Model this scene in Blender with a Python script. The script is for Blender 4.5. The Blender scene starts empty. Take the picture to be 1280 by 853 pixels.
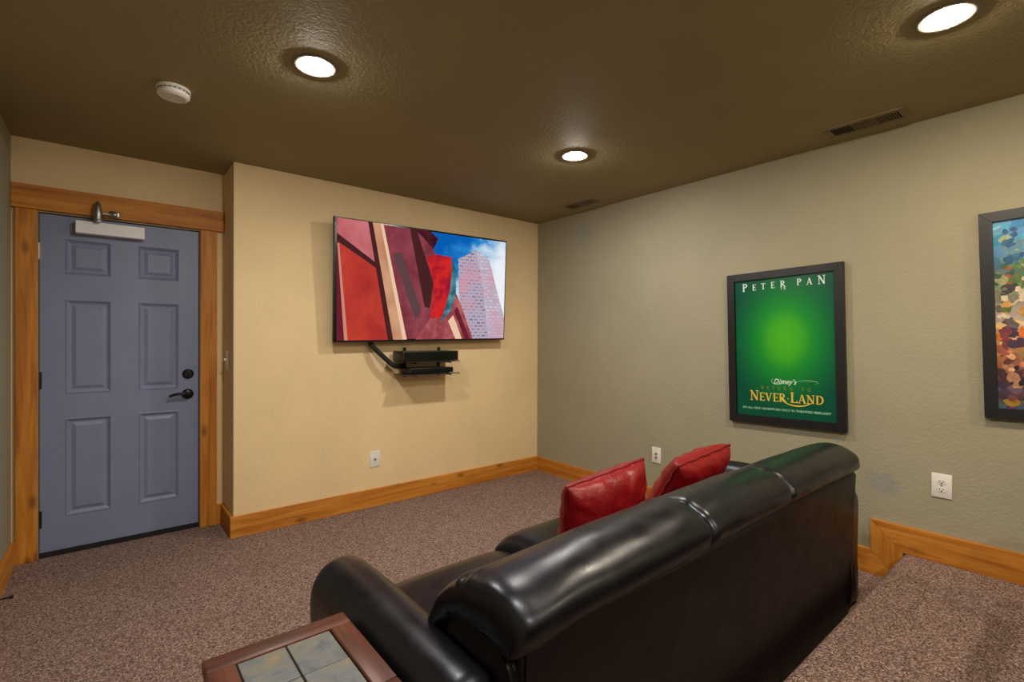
import bpy, bmesh, math, random
from mathutils import Vector, Matrix, Euler
random.seed(7)
scene = bpy.context.scene
COL = scene.collection
PI = math.pi
H = 2.44            # ceiling height
D = 0.346           # depth of the door recess
XL = -3.717         # left wall
XA = -2.665         # outside corner of the screen wall
YB = -5.3           # wall behind the camera
STEP_Y, STEP_Z = -2.905, 0.16

# ------------------------------------------------------------------ camera
cam_data = bpy.data.cameras.new('camera')
cam = bpy.data.objects.new('camera', cam_data)
COL.objects.link(cam)
yaw, pitch, roll = 0.686, -0.003, -0.003
cam.location = (-3.275, -3.596, 1.291)
cam.rotation_mode = 'XYZ'
cam.rotation_euler = (Matrix.Rotation(-yaw, 3, 'Z') @ Matrix.Rotation(PI/2 + pitch, 3, 'X') @ Matrix.Rotation(-roll, 3, 'Z')).to_euler()
cam_data.sensor_fit = 'HORIZONTAL'
cam_data.sensor_width = 36.0
cam_data.lens = 611.29 / 1280 * 36.0
cam_data.clip_start = 0.02
scene.camera = cam

# ------------------------------------------------------------------ world, exposure
world = bpy.data.worlds.new('world')
scene.world = world
world.use_nodes = True
world.node_tree.nodes['Background'].inputs[0].default_value = (0.5, 0.48, 0.45, 1)
world.node_tree.nodes['Background'].inputs[1].default_value = 0.0
scene.view_settings.view_transform = 'Standard'
scene.view_settings.look = 'None'
scene.view_settings.gamma = 1.0
scene.view_settings.use_curve_mapping = False
scene.view_settings.exposure = 0.0
LAMP_POWER = 600.0          # radiance of every ceiling lens
COOL = (1.0, 0.945, 0.875)
WARM = (1.0, 0.84, 0.62)
LAMPS = [(-2.612, -1.476, COOL, 1.0, 'round white recessed ceiling light nearest the smoke detector'),
         (-1.040, -1.480, COOL, 1.0, 'round white recessed ceiling light before the corner above the screen wall'),
         (-0.985, -3.225, WARM, 0.9, 'warm yellowish recessed ceiling light over the carpeted platform'),
         (-2.560, -3.230, COOL, 1.0, 'recessed ceiling light out of frame above the viewpoint'),
         (-0.985, -4.950, WARM, 1.2, 'warm recessed ceiling light out of frame behind the viewpoint, right wall side'),
         (-2.560, -4.950, COOL, 1.3, 'recessed ceiling light out of frame behind the viewpoint, left wall side')]

# ------------------------------------------------------------------ helpers
def lin(c):
    c = c / 255.0
    return c / 12.92 if c <= 0.04045 else ((c + 0.055) / 1.055) ** 2.4
def rgb(r, g, b):
    return (lin(r), lin(g), lin(b), 1.0)

class NT:
    """tiny node-tree builder"""
    def __init__(self, name):
        self.m = bpy.data.materials.new(name)
        self.m.use_nodes = True
        self.t = self.m.node_tree
        self.b = self.t.nodes['Principled BSDF']
    def n(self, kind, **kw):
        nd = self.t.nodes.new(kind)
        for k, v in kw.items():
            setattr(nd, k, v)
        return nd
    def l(self, a, b):
        self.t.links.new(a, b)
    def coord(self, scale=(1, 1, 1), kind='Object'):
        tc = self.n('ShaderNodeTexCoord')
        mp = self.n('ShaderNodeMapping')
        mp.inputs['Scale'].default_value = scale
        self.l(tc.outputs[kind], mp.inputs[0])
        return mp.outputs[0]
    def noise(self, co, scale, detail=2, rough=0.5, dist=0.0):
        nd = self.n('ShaderNodeTexNoise')
        nd.inputs['Scale'].default_value = scale
        nd.inputs['Detail'].default_value = detail
        nd.inputs['Roughness'].default_value = rough
        nd.inputs['Distortion'].default_value = dist
        self.l(co, nd.inputs['Vector'])
        return nd.outputs['Fac']
    def voro(self, co, scale, feature='F1', out='Distance'):
        nd = self.n('ShaderNodeTexVoronoi', feature=feature)
        nd.inputs['Scale'].default_value = scale
        self.l(co, nd.inputs['Vector'])
        return nd.outputs[out]
    def ramp(self, fac, stops, interp='LINEAR'):
        nd = self.n('ShaderNodeValToRGB')
        nd.color_ramp.interpolation = interp
        e = nd.color_ramp.elements
        e[0].position, e[0].color = stops[0][0], stops[0][1]
        e[1].position, e[1].color = stops[-1][0], stops[-1][1]
        for p, c in stops[1:-1]:
            x = e.new(p); x.color = c
        self.l(fac, nd.inputs[0])
        return nd.outputs[0]
    def mix(self, fac, a, b, blend='MIX'):
        nd = self.n('ShaderNodeMix', data_type='RGBA', blend_type=blend)
        for sock, v in ((nd.inputs[0], fac), (nd.inputs[6], a), (nd.inputs[7], b)):
            if hasattr(v, 'is_output') or isinstance(v, bpy.types.NodeSocket):
                self.l(v, sock)
            else:
                sock.default_value = v
        return nd.outputs[2]
    def math(self, op, a, b=0.0):
        nd = self.n('ShaderNodeMath', operation=op)
        for i, v in enumerate((a, b)):
            if isinstance(v, bpy.types.NodeSocket):
                self.l(v, nd.inputs[i])
            else:
                nd.inputs[i].default_value = v
        return nd.outputs[0]
    def bump(self, h, strength=0.3, dist=0.003):
        nd = self.n('ShaderNodeBump')
        nd.inputs['Strength'].default_value = strength
        nd.inputs['Distance'].default_value = dist
        self.l(h, nd.inputs['Height'])
        self.l(nd.outputs[0], self.b.inputs['Normal'])
    def base(self, c):
        if isinstance(c, bpy.types.NodeSocket):
            self.l(c, self.b.inputs['Base Color'])
        else:
            self.b.inputs['Base Color'].default_value = c
    def set(self, rough=0.5, metal=0.0, spec=0.5, coat=0.0):
        self.b.inputs['Roughness'].default_value = rough
        self.b.inputs['Metallic'].default_value = metal
        self.b.inputs['Specular IOR Level'].default_value = spec
        self.b.inputs['Coat Weight'].default_value = coat
        return self

# ------------------------------------------------------------------ materials
def m_paint(name, c, var=0.06, bump=0.35, rough=0.75, scale=1.0, smudges=None, spec=0.25):
    k = NT(name)
    co = k.coord()
    big = k.noise(co, 1.6, 3, 0.6)
    dark = tuple(x * (1 - var) for x in c[:3]) + (1,)
    light = tuple(min(1, x * (1 + var)) for x in c[:3]) + (1,)
    colr = k.ramp(big, [(0.3, dark), (0.7, light)])
    if smudges:
        for (p, r, sc) in smudges:
            tc = k.n('ShaderNodeTexCoord')
            vm = k.n('ShaderNodeVectorMath', operation='DISTANCE')
            mp = k.n('ShaderNodeMapping')
            mp.inputs['Location'].default_value = tuple(-a * b for a, b in zip(p, r))
            mp.inputs['Scale'].default_value = r
            k.l(tc.outputs['Object'], mp.inputs[0])
            k.l(mp.outputs[0], vm.inputs[0])
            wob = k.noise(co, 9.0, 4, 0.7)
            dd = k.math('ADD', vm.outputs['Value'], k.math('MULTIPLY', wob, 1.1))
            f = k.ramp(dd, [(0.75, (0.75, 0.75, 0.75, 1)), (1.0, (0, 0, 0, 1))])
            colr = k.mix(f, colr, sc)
    k.base(colr)
    a = k.noise(co, 75 * scale, 3, 0.6)
    b = k.voro(co, 48 * scale, 'SMOOTH_F1')
    k.bump(k.math('SUBTRACT', k.math('MULTIPLY', a, 1.3), k.math('MULTIPLY', b, 0.8)), bump, 0.004)
    return k.set(rough, spec=spec).m

def m_wood(name, axis, light, mid, dark, rough=0.6, gs=1.0, coat=0.0):
    k = NT(name)
    sc = [26 * gs, 26 * gs, 26 * gs]; sc[axis] = 1.6 * gs
    co = k.coord(tuple(sc))
    g = k.noise(co, 1.0, 5, 0.62, 0.8)
    sc2 = [90 * gs] * 3; sc2[axis] = 4.0 * gs
    fine = k.noise(k.coord(tuple(sc2)), 1.0, 3, 0.6)
    sc3 = [7.0, 7.0, 7.0]; sc3[axis] = 3.2
    kd = k.voro(k.coord(tuple(sc3)), 1.0)
    knot = k.ramp(kd, [(0.06, (1, 1, 1, 1)), (0.17, (0, 0, 0, 1))])
    c = k.ramp(g, [(0.28, dark), (0.5, mid), (0.72, light)])
    c = k.mix(k.math('MULTIPLY', fine, 0.35), c, dark)
    c = k.mix(k.math('MULTIPLY', knot, 0.7), c, tuple(x * 0.4 for x in dark[:3]) + (1,))
    k.base(c)
    k.bump(fine, 0.15, 0.001)
    return k.set(rough, coat=coat).m

def m_plain(name, c, rough=0.5, metal=0.0, spec=0.5, coat=0.0, var=0.08, ns=40.0, bump=0.0):
    k = NT(name)
    f = k.noise(k.coord(), ns, 3, 0.6)
    lo = tuple(x * (1 - var) for x in c[:3]) + (1,)
    hi = tuple(min(1, x * (1 + var)) for x in c[:3]) + (1,)
    k.base(k.ramp(f, [(0.3, lo), (0.7, hi)]))
    if bump:
        k.bump(f, bump, 0.002)
    return k.set(rough, metal, spec, coat).m

def m_leather(name, lo, hi, rough=0.33, bump=0.25, spec=0.5, scale=1.0, fold=0.2, fs=11.0, tint=(1, 1, 1, 1)):
    k = NT(name)
    co = k.coord()
    big = k.noise(co, 5.0, 4, 0.6)
    k.base(k.ramp(big, [(0.3, lo), (0.7, hi)]))
    rr = k.ramp(k.noise(co, 14.0, 4, 0.6), [(0.3, (rough - 0.05,) * 3 + (1,)), (0.75, (rough + 0.09,) * 3 + (1,))])
    k.set(rough, spec=spec)
    k.l(rr, k.b.inputs['Roughness'])
    cells = k.voro(co, 330 * scale, 'SMOOTH_F1')
    folds = k.noise(co, fs, 4, 0.55, 0.6)
    k.b.inputs['Specular Tint'].default_value = tint
    k.bump(k.math('ADD', k.math('MULTIPLY', cells, 0.12), k.math('MULTIPLY', folds, fold)), bump, 0.004)
    return k.m

def m_emit(name, c, s, noise=None):
    k = NT(name)
    k.base((0, 0, 0, 1))
    k.set(0.3, spec=0.0)
    k.b.inputs['Emission Strength'].default_value = s
    if noise:
        sc, c2, detail, lo, hi = noise
        k.l(k.ramp(k.noise(k.coord(), sc, detail, 0.6, 0.3), [(lo, c), (hi, c2)]), k.b.inputs['Emission Color'])
    else:
        k.b.inputs['Emission Color'].default_value = c
    return k.m

def m_carpet(name):
    k = NT(name)
    co = k.coord()
    v = k.voro(co, 210, 'F1', 'Color')
    sep = k.n('ShaderNodeSeparateColor'); k.l(v, sep.inputs[0])
    fl = k.noise(co, 160, 2, 0.7)
    f = k.math('ADD', k.math('MULTIPLY', sep.outputs[0], 0.6), k.math('MULTIPLY', fl, 0.5))
    c = k.ramp(f, [(0.22, rgb(72, 54, 51)), (0.5, rgb(128, 103, 95)), (0.68, rgb(154, 128, 117)), (0.88, rgb(202, 176, 158))])
    big = k.noise(co, 2.2, 3, 0.6)
    c = k.mix(k.math('MULTIPLY', big, 0.28), c, rgb(84, 64, 58))
    k.base(c)
    d = k.voro(co, 210)
    k.bump(k.math('SUBTRACT', fl, d), 0.7, 0.006)
    return k.set(0.95, spec=0.1).m

M = {}
M['wall_tan'] = m_paint('tan wall paint', rgb(226, 199, 154))
M['wall_sage'] = m_paint('sage wall paint', rgb(155, 149, 125), bump=0.4, scale=1.35,
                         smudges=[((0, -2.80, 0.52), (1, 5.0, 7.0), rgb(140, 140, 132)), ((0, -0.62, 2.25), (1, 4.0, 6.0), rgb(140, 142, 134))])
M['ceiling'] = m_paint('olive brown ceiling paint', rgb(150, 138, 101), bump=0.4, scale=1.3)
M['carpet'] = m_carpet('speckled brown carpet')
PINE = (rgb(218, 152, 60), rgb(196, 124, 34), rgb(148, 82, 15))
M['pine'] = [m_wood('honey pine along ' + 'xyz'[a], a, *PINE) for a in range(3)]
RED = (rgb(112, 58, 32), rgb(84, 39, 23), rgb(40, 18, 13))
M['table_wood'] = [m_wood('red brown table wood along ' + 'xyz'[a], a, *RED, rough=0.42, gs=1.6, coat=0.05) for a in range(3)]
M['door'] = m_plain('slate blue door paint', rgb(122, 131, 160), 0.45, spec=0.4, var=0.05, ns=6)
M['jamb'] = m_plain('beige jamb', rgb(170, 150, 115), 0.6)
M['white'] = m_plain('white plastic', rgb(226, 222, 214), 0.4, var=0.02)
M['closer'] = m_plain('white closer cover', rgb(232, 230, 232), 0.4, var=0.02)
M['black_metal'] = m_plain('black metal', rgb(26, 25, 26), 0.35, metal=0.4)
M['black'] = m_plain('black plastic', rgb(22, 22, 24), 0.45)
M['black_soft'] = m_plain('black fabric sleeve', rgb(20, 20, 21), 0.8, bump=0.4, ns=200)
M['rubber'] = m_plain('black rubber', rgb(14, 13, 13), 0.8)
M['steel'] = m_plain('dull steel', rgb(150, 148, 142), 0.35, metal=0.9)
M['frame'] = m_plain('black frame wood', rgb(22, 20, 23), 0.4, bump=0.1, ns=60)
M['leather'] = m_leather('black leather', rgb(9, 9, 12), rgb(15, 14, 18), rough=0.32, spec=0.42, tint=(.84, .88, 1, 1))
M['leather_back'] = m_leather('dark brown black leather', rgb(13, 7, 7), rgb(20, 12, 11), rough=0.42, bump=0.10, spec=0.22)
M['welt'] = m_plain('leather welt', rgb(46, 41, 40), 0.28)
M['red'] = m_leather('red leather', rgb(112, 5, 12), rgb(140, 11, 19), rough=0.34, bump=0.55, fold=2.4, fs=24.0)
M['red_welt'] = m_plain('red leather welt', rgb(116, 8, 18), 0.4)
M['vent'] = m_plain('brown vent metal', rgb(126, 112, 82), 0.55)
M['void'] = m_plain('dark duct', rgb(12, 10, 8), 0.9)
M['trim_ring'] = m_plain('brown painted can trim', rgb(112, 100, 88), 0.45)
M['slot'] = m_plain('dark slot', rgb(30, 28, 26), 0.8)
M['glass_black'] = m_plain('black screen glass', rgb(8, 8, 9), 0.2)
M['bezel'] = m_plain('dark grey metal bezel', rgb(52, 48, 50), 0.4, metal=0.5)
k = NT('smoked glass'); k.base((0.25, 0.24, 0.23, 1)); k.set(0.05); k.b.inputs['Transmission Weight'].default_value = 0.9; M['smoked'] = k.m
def m_slate():
    k = NT('mottled slate')
    tc = k.n('ShaderNodeTexCoord'); oi = k.n('ShaderNodeObjectInfo')
    vm = k.n('ShaderNodeVectorMath', operation='ADD')
    ml = k.n('ShaderNodeVectorMath', operation='SCALE'); ml.inputs['Scale'].default_value = 7.0
    cb = k.n('ShaderNodeCombineXYZ')
    k.l(oi.outputs['Random'], cb.inputs[0]); k.l(oi.outputs['Random'], cb.inputs[1])
    k.l(cb.outputs[0], ml.inputs[0]); k.l(tc.outputs['Object'], vm.inputs[0]); k.l(ml.outputs[0], vm.inputs[1])
    a = k.noise(vm.outputs[0], 15, 6, 0.7, 0.6)
    b = k.noise(vm.outputs[0], 60, 5, 0.65, 0.3)
    c = k.ramp(a, [(0.3, rgb(66, 71, 78)), (0.46, rgb(98, 102, 104)), (0.58, rgb(114, 108, 92)), (0.72, rgb(140, 112, 66))])
    c = k.mix(k.math('MULTIPLY', b, 0.45), c, rgb(82, 84, 84))
    k.base(c); k.bump(b, 0.5, 0.004)
    return k.set(0.5).m
M['slate'] = m_slate()
M['grout'] = m_plain('dark grout', rgb(44, 38, 34), 0.9)

# ------------------------------------------------------------------ mesh builders
def add_box(bm, x0, x1, y0, y1, z0, z1, bevel=0.0, seg=2):
    if x0 > x1: x0, x1 = x1, x0
    if y0 > y1: y0, y1 = y1, y0
    if z0 > z1: z0, z1 = z1, z0
    vs = [bm.verts.new((x, y, z)) for x in (x0, x1) for y in (y0, y1) for z in (z0, z1)]
    fs = [(0, 1, 3, 2), (4, 6, 7, 5), (0, 4, 5, 1), (2, 3, 7, 6), (0, 2, 6, 4), (1, 5, 7, 3)]
    faces = [bm.faces.new([vs[i] for i in f]) for f in fs]
    if bevel:
        es = list({e for f in faces for e in f.edges})
        bmesh.ops.bevel(bm, geom=es, offset=bevel, segments=seg, affect='EDGES', profile=0.5)
def box_bm(*a, **k):
    bm = bmesh.new(); add_box(bm, *a, **k); return bm
def add_prism(bm, pts, axis, a, b):
    """extrude 2-D polygon pts along axis from a to b"""
    def mk(p, t):
        c = [0, 0, 0]; o = [i for i in range(3) if i != axis]
        c[axis] = t; c[o[0]] = p[0]; c[o[1]] = p[1]; return bm.verts.new(c)
    A = [mk(p, a) for p in pts]; B = [mk(p, b) for p in pts]
    bm.faces.new(A); bm.faces.new(B[::-1])
    n = len(pts)
    for i in range(n):
        bm.faces.new((A[i], B[i], B[(i + 1) % n], A[(i + 1) % n]))
def prism_bm(*a):
    bm = bmesh.new(); add_prism(bm, *a); return bm
def add_lathe(bm, prof, seg=32, center=(0, 0, 0), axis=2, close=True):
    rings = []
    for r, h in prof:
        ring = []
        for i in range(seg):
            t = 2 * PI * i / seg
            p = (r * math.cos(t), r * math.sin(t), h)
            if axis == 1: p = (p[0], p[2], p[1])
            if axis == 0: p = (p[2], p[0], p[1])
            ring.append(bm.verts.new(Vector(p) + Vector(center)))
        rings.append(ring)
    for a, b in zip(rings, rings[1:]):
        for i in range(seg):
            bm.faces.new((a[i], a[(i + 1) % seg], b[(i + 1) % seg], b[i]))
    if close:
        bm.faces.new(rings[0][::-1]); bm.faces.new(rings[-1])
def lathe_bm(*a, **k):
    bm = bmesh.new(); add_lathe(bm, *a, **k); return bm
def add_tube(bm, pts, r, seg=10, closed=False):
    pts = [Vector(p) for p in pts]; n = len(pts); rings = []
    up = Vector((0, 0, 1)); prev = None
    for i, p in enumerate(pts):
        if closed: d = pts[(i + 1) % n] - pts[i - 1]
        else: d = pts[min(i + 1, n - 1)] - pts[max(i - 1, 0)]
        d.normalize()
        if prev is None:
            s = d.cross(up)
            if s.length < 1e-3: s = d.cross(Vector((1, 0, 0)))
        else:
            s = prev - d * prev.dot(d)
        s.normalize(); prev = s; t = d.cross(s)
        rr = r[i] if isinstance(r, (list, tuple)) else r
        rings.append([bm.verts.new(p + s * (rr * math.cos(2 * PI * j / seg)) + t * (rr * math.sin(2 * PI * j / seg))) for j in range(seg)])
    m = n if closed else n - 1
    for i in range(m):
        a, b = rings[i], rings[(i + 1) % n]
        for j in range(seg):
            bm.faces.new((a[j], a[(j + 1) % seg], b[(j + 1) % seg], b[j]))
    if not closed:
        bm.faces.new(rings[0][::-1]); bm.faces.new(rings[-1])
def tube_bm(*a, **k):
    bm = bmesh.new(); add_tube(bm, *a, **k); return bm
def grid_surface(bm, rows, close_rows=False, caps=False):
    V = [[bm.verts.new(p) for p in r] for r in rows]
    for a, b in zip(V, V[1:]):
        n = len(a); m = n if close_rows else n - 1
        for i in range(m):
            try: bm.faces.new((a[i], a[(i + 1) % n], b[(i + 1) % n], b[i]))
            except ValueError: pass
    if caps:
        bm.faces.new(V[0][::-1]); bm.faces.new(V[-1])
def smooth_loop(pts, per=6):
    """closed Catmull-Rom through 2-D points"""
    out = []; n = len(pts)
    for i in range(n):
        p0, p1, p2, p3 = (Vector(pts[(i + j) % n]) for j in (-1, 0, 1, 2))
        for s in range(per):
            t = s / per
            out.append(0.5 * ((2 * p1) + (p2 - p0) * t + (2 * p0 - 5 * p1 + 4 * p2 - p3) * t * t + (3 * p1 - p0 - 3 * p2 + p3) * t ** 3))
    return out
def smooth_path(pts, per=6):
    out = []; n = len(pts)
    for i in range(n - 1):
        p0, p1, p2, p3 = (Vector(pts[min(max(i + j, 0), n - 1)]) for j in (-1, 0, 1, 2))
        for s in range(per):
            t = s / per
            out.append(0.5 * ((2 * p1) + (p2 - p0) * t + (2 * p0 - 5 * p1 + 4 * p2 - p3) * t * t + (3 * p1 - p0 - 3 * p2 + p3) * t ** 3))
    out.append(Vector(pts[-1])); return out

# ------------------------------------------------------------------ object makers
def obj(name, bm, mat, parent=None, smooth=None, off=None, mats=None):
    """link a bmesh as ONE object; off = world position of the parent that the mesh is built around"""
    bmesh.ops.recalc_face_normals(bm, faces=bm.faces[:])
    if off is not None:
        bmesh.ops.translate(bm, verts=bm.verts[:], vec=-Vector(off))
    me = bpy.data.meshes.new(name)
    bm.to_mesh(me); bm.free()
    for m in (mats or [mat]): me.materials.append(m)
    if smooth is not None:
        for p in me.polygons: p.use_smooth = True
        if smooth < 180:
            me.set_sharp_from_angle(angle=math.radians(smooth))
    o = bpy.data.objects.new(name, me)
    COL.objects.link(o)
    if parent is not None: o.parent = parent
    return o
def struct(name, bm, mat, label=None, smooth=None):
    o = obj(name, bm, mat, None, smooth)
    o['kind'] = 'structure'
    if label: o['label'] = label
    return o
def thing(name, label, cat, loc=(0, 0, 0), rot=(0, 0, 0), group=None, kind=None):
    o = bpy.data.objects.new(name, None)
    o.empty_display_size = 0.1
    COL.objects.link(o)
    o.location = loc; o.rotation_euler = rot
    o['label'] = label; o['category'] = cat
    if group: o['group'] = group
    if kind: o['kind'] = kind
    return o
def copy_tree(o, parent=None):
    c = o.copy(); COL.objects.link(c)
    if parent is not None: c.parent = parent
    for ch in list(o.children):
        copy_tree(ch, c)
    return c

# ================================================================== SETTING
bm = bmesh.new(); add_box(bm, XL - .1, .1, YB - .1, D + .5, -.1, 0); struct('floor', bm, M['carpet'], 'speckled brown carpet floor below the step')
bm = bmesh.new(); add_box(bm, XL - .1, .1, YB - .1, D + .5, H, H + .1); struct('ceiling', bm, M['ceiling'], 'dark olive brown textured ceiling')
struct('wall_right', box_bm(0, .1, YB - .1, D + .5, 0, H), M['wall_sage'], 'grey green textured wall with the framed posters')
struct('wall_left', box_bm(XL - .1, XL, YB - .1, D + .5, 0, H), M['wall_sage'], 'grey green wall at the left edge beside the door')
struct('wall_rear', box_bm(XL, 0, YB - .1, YB, 0, H), M['wall_sage'], 'grey green wall behind the viewpoint')
bm = bmesh.new()
add_box(bm, XA, 0, 0, D + .4, 0, H, bevel=0.006)
struct('wall_back', bm, M['wall_tan'], 'tan textured wall carrying the television')
DX0, DX1, DTOP = -3.601, -2.814, 2.022
OX0, OX1, OZ = DX0 - .014, DX1 + .014, DTOP + .012
bm = bmesh.new()
add_box(bm, XL, OX0, D, D + .12, 0, H); add_box(bm, OX1, XA, D, D + .12, 0, H); add_box(bm, OX0, OX1, D, D + .12, OZ, H)
struct('wall_door', bm, M['wall_tan'], 'tan recessed wall around the blue door')
# platform with a rounded carpeted nosing
prof = [(YB, 0.0), (YB, STEP_Z)]
for i in range(7):
    t = PI / 2 * i / 6
    prof.append((STEP_Y - .025 + .025 * math.sin(t), STEP_Z - .025 + .025 * math.cos(t)))
prof.append((STEP_Y, 0.0))
bm = bmesh.new(); add_prism(bm, prof, 0, XL, 0)
struct('floor_platform', bm, M['carpet'], 'raised carpeted platform behind the sofa', smooth=40)

# baseboards and casings
BT = 0.02
def board(name, bm, axis, label=None):
    return struct(name, bm, M['pine'][axis], label)
board('baseboard_back', box_bm(XA - BT, 0, -BT, 0, 0, .137, bevel=.003), 0, 'honey pine baseboard below the television wall')
board('baseboard_recess', box_bm(XA - BT, XA, 0, D - BT, 0, .137, bevel=.003), 1, 'short pine baseboard on the side of the door recess')
board('baseboard_door', box_bm(-2.709, XA, D - BT, D, 0, .137, bevel=.002), 0, 'stub of pine baseboard right of the door casing')
board('baseboard_left', box_bm(XL, XL + BT, STEP_Y, D - .024, 0, .137, bevel=.003), 1, 'pine baseboard on the left wall')
board('baseboard_right', prism_bm([(-BT, 0), (-BT, .134), (-2.762, .134), (-2.903, 0)], 0, -BT, 0), 1, 'lower pine baseboard on the poster wall')
board('trim_1', prism_bm([(-2.7635, .1345), (-2.7605, .302), (-2.905, .1605), (-2.9055, .001)], 0, -BT, 0), 2, 'upright mitred pine board joining the two baseboard levels at the step')
board('trim_2', prism_bm([(-2.7615, .3035), (YB, .3035), (YB, .161), (-2.906, .161)], 0, -BT, 0), 1, 'upper pine baseboard above the platform')
board('trim_3', box_bm(-3.716, -2.668, D - .03, D, 2.034, 2.172, bevel=.003), 0, 'wide pine header board over the door')
board('trim_4', box_bm(-3.700, -3.607, D - .022, D, 0, 2.033, bevel=.003), 2, 'pine casing board left of the door')
board('trim_5', box_bm(-2.808, -2.709, D - .022, D, 0, 2.033, bevel=.003), 2, 'pine casing board right of the door')
bm = bmesh.new()
add_box(bm, OX0, DX0 - .004, D - .004, D + .11, 0, OZ); add_box(bm, DX1 + .004, OX1, D - .004, D + .11, 0, OZ)
add_box(bm, DX0 - .004, DX1 + .004, D - .004, D + .11, DTOP + .004, OZ)
struct('trim_6', bm, M['jamb'], 'thin beige door jamb')
# ------------------------------------------------------------------ door
dl = (DX0, D + .02, 0)
door = bpy.data.objects.new('door_1', None); COL.objects.link(door); door.location = dl
door['kind'] = 'structure'; door['label'] = 'slate blue six-panel door with black lever in pine casing'
F = D + .02
cols = [(.110, .327), (.459, .677)]; rows = [(.222, .810), (.955, 1.524), (1.674, 1.887)]
Wd = DX1 - DX0
bm = bmesh.new()
xs = [0, cols[0][0], cols[0][1], cols[1][0], cols[1][1], Wd]
zs = [.03, rows[0][0], rows[0][1], rows[1][0], rows[1][1], rows[2][0], rows[2][1], DTOP]
for i in range(5):
    for j in range(7):
        if i in (1, 3) and j in (1, 3, 5): continue
        add_box(bm, DX0 + xs[i], DX0 + xs[i + 1], F, F + .044, zs[j], zs[j + 1])
bmesh.ops.remove_doubles(bm, verts=bm.verts[:], dist=1e-5)
fs = {}
for f in bm.faces: fs.setdefault(tuple(sorted(v.index for v in f.verts)), [])
obj('door_slab', bm, M['door'], door, off=dl)
for (x0, x1) in cols:
    for (z0, z1) in rows:
        bm = bmesh.new(); loops = []
        for ins, dep in ((0, 0), (.006, -.003), (.014, .006), (.024, .012), (.030, .012), (.050, .003), (.054, .003)):
            loops.append([bm.verts.new((DX0 + x, F + dep, z)) for x, z in ((x0 + ins, z0 + ins), (x1 - ins, z0 + ins), (x1 - ins, z1 - ins), (x0 + ins, z1 - ins))])
        for a, b in zip(loops, loops[1:]):
            for i in range(4): bm.faces.new((a[i], a[(i + 1) % 4], b[(i + 1) % 4], b[i]))
        bm.faces.new(loops[-1])
        obj('door_panel', bm, M['door'], door, off=dl)
obj('door_sweep', box_bm(DX0 + .001, DX1 - .001, F - .012, F + .04, 0.002, .0295), M['rubber'], door, off=dl)['label'] = 'black rubber sweep under the door'
for z in (.225, 1.042, 1.80):
    bm = bmesh.new()
    add_tube(bm, [(DX0 - .003, F - .006, z - .05), (DX0 - .003, F - .006, z + .05)], .006, 10)
    add_box(bm, DX0 - .003, DX0 + .010, F - .0025, F - .0002, z - .05, z + .05)
    obj('hinge', bm, M['steel'] if z > 1.5 else M['bezel'], door, smooth=40, off=dl)
# deadbolt and lever
bx = DX0 + .727
db = obj('deadbolt', lathe_bm([(.033, 0), (.033, -.008), (.029, -.014), (.024, -.016), (.022, -.022), (.001, -.022)], 28, (bx, F, 1.052), 1), M['black_metal'], door, smooth=35, off=dl)
obj('thumb_turn', box_bm(bx - .005, bx + .005, F - .036, F - .02, 1.036, 1.068, bevel=.002), M['black_metal'], db, off=dl)
lev = bmesh.new()
add_lathe(lev, [(.034, 0), (.034, -.008), (.028, -.014), (.014, -.018), (.012, -.045), (.001, -.047)], 28, (bx - .002, F, .916), 1)
path = smooth_path([(bx - .002, F - .045, .916), (bx - .03, F - .052, .922), (bx - .065, F - .05, .922), (bx - .095, F - .047, .914), (bx - .108, F - .046, .906)], 5)
add_tube(lev, path, [.011 - .004 * i / (len(path) - 1) for i in range(len(path))], 12)
obj('door_handle', lev, M['black_metal'], door, smooth=45, off=dl)['label'] = 'black curved lever handle'
obj('strike_plate', box_bm(DX1 + .0005, DX1 + .0035, F - .006, F + .02, .86, .965), M['black_metal'], door, off=dl)
obj('closer_cover', box_bm(-3.443, -3.112, F - .062, F - .0005, 1.922, 1.997, bevel=.004), M['closer'], door, off=dl)['label'] = 'white door closer cover'
bm = bmesh.new()
add_lathe(bm, [(.006, 2.118), (.014, 2.105), (.020, 2.07), (.024, 2.03), (.020, 2.005), (.006, 1.996)], 16, (-3.34, F - .085, 0), 2)
add_box(bm, -3.352, -3.328, F - .10, F - .05, 1.992, 2.006, bevel=.002)
add_tube(bm, [(-3.34, F - .085, 2.045), (-3.30, F - .075, 2.05), (-3.262, F - .066, 2.052)], .008, 10)
add_box(bm, -3.285, -3.235, D - .052, D - .031, 2.035, 2.075, bevel=.005)
add_lathe(bm, [(.016, 0), (.016, -.012), (.009, -.018), (.001, -.018)], 14, (-3.262, D - .05, 2.052), 1)
obj('closer_arm', bm, M['steel'], door, smooth=45, off=dl)['label'] = 'steel closer arm and bracket under the header'

# ================================================================== LIGHTS
def recessed_light(x, y, colour, gain, label):
    t = thing('recessed_light', label, 'ceiling light', (x, y, H), group='recessed ceiling lights')
    R = .09
    obj('trim_ring', lathe_bm([(R, 0), (R + .001, -.003), (R - .004, -.006), (R - .020, -.006), (R - .027, -.001), (R - .027, .0)], 48, close=False), M['trim_ring'], t, smooth=40)
    bm = bmesh.new()
    prof = [(.0625, -.0005)]
    for i in range(1, 9):
        a = PI / 2 * i / 8
        prof.append((.0625 * math.cos(a) + .0002, -.0005 - .016 * math.sin(a)))
    add_lathe(bm, prof, 40, close=False)
    bm.faces.new([v for v in bm.verts][-40:])
    lm = m_emit('glowing lens', colour + (1,), LAMP_POWER * gain)
    obj('lens', bm, lm, t, smooth=60)['label'] = 'glowing frosted lens'
    return t
for a in LAMPS: recessed_light(*a)

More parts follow.
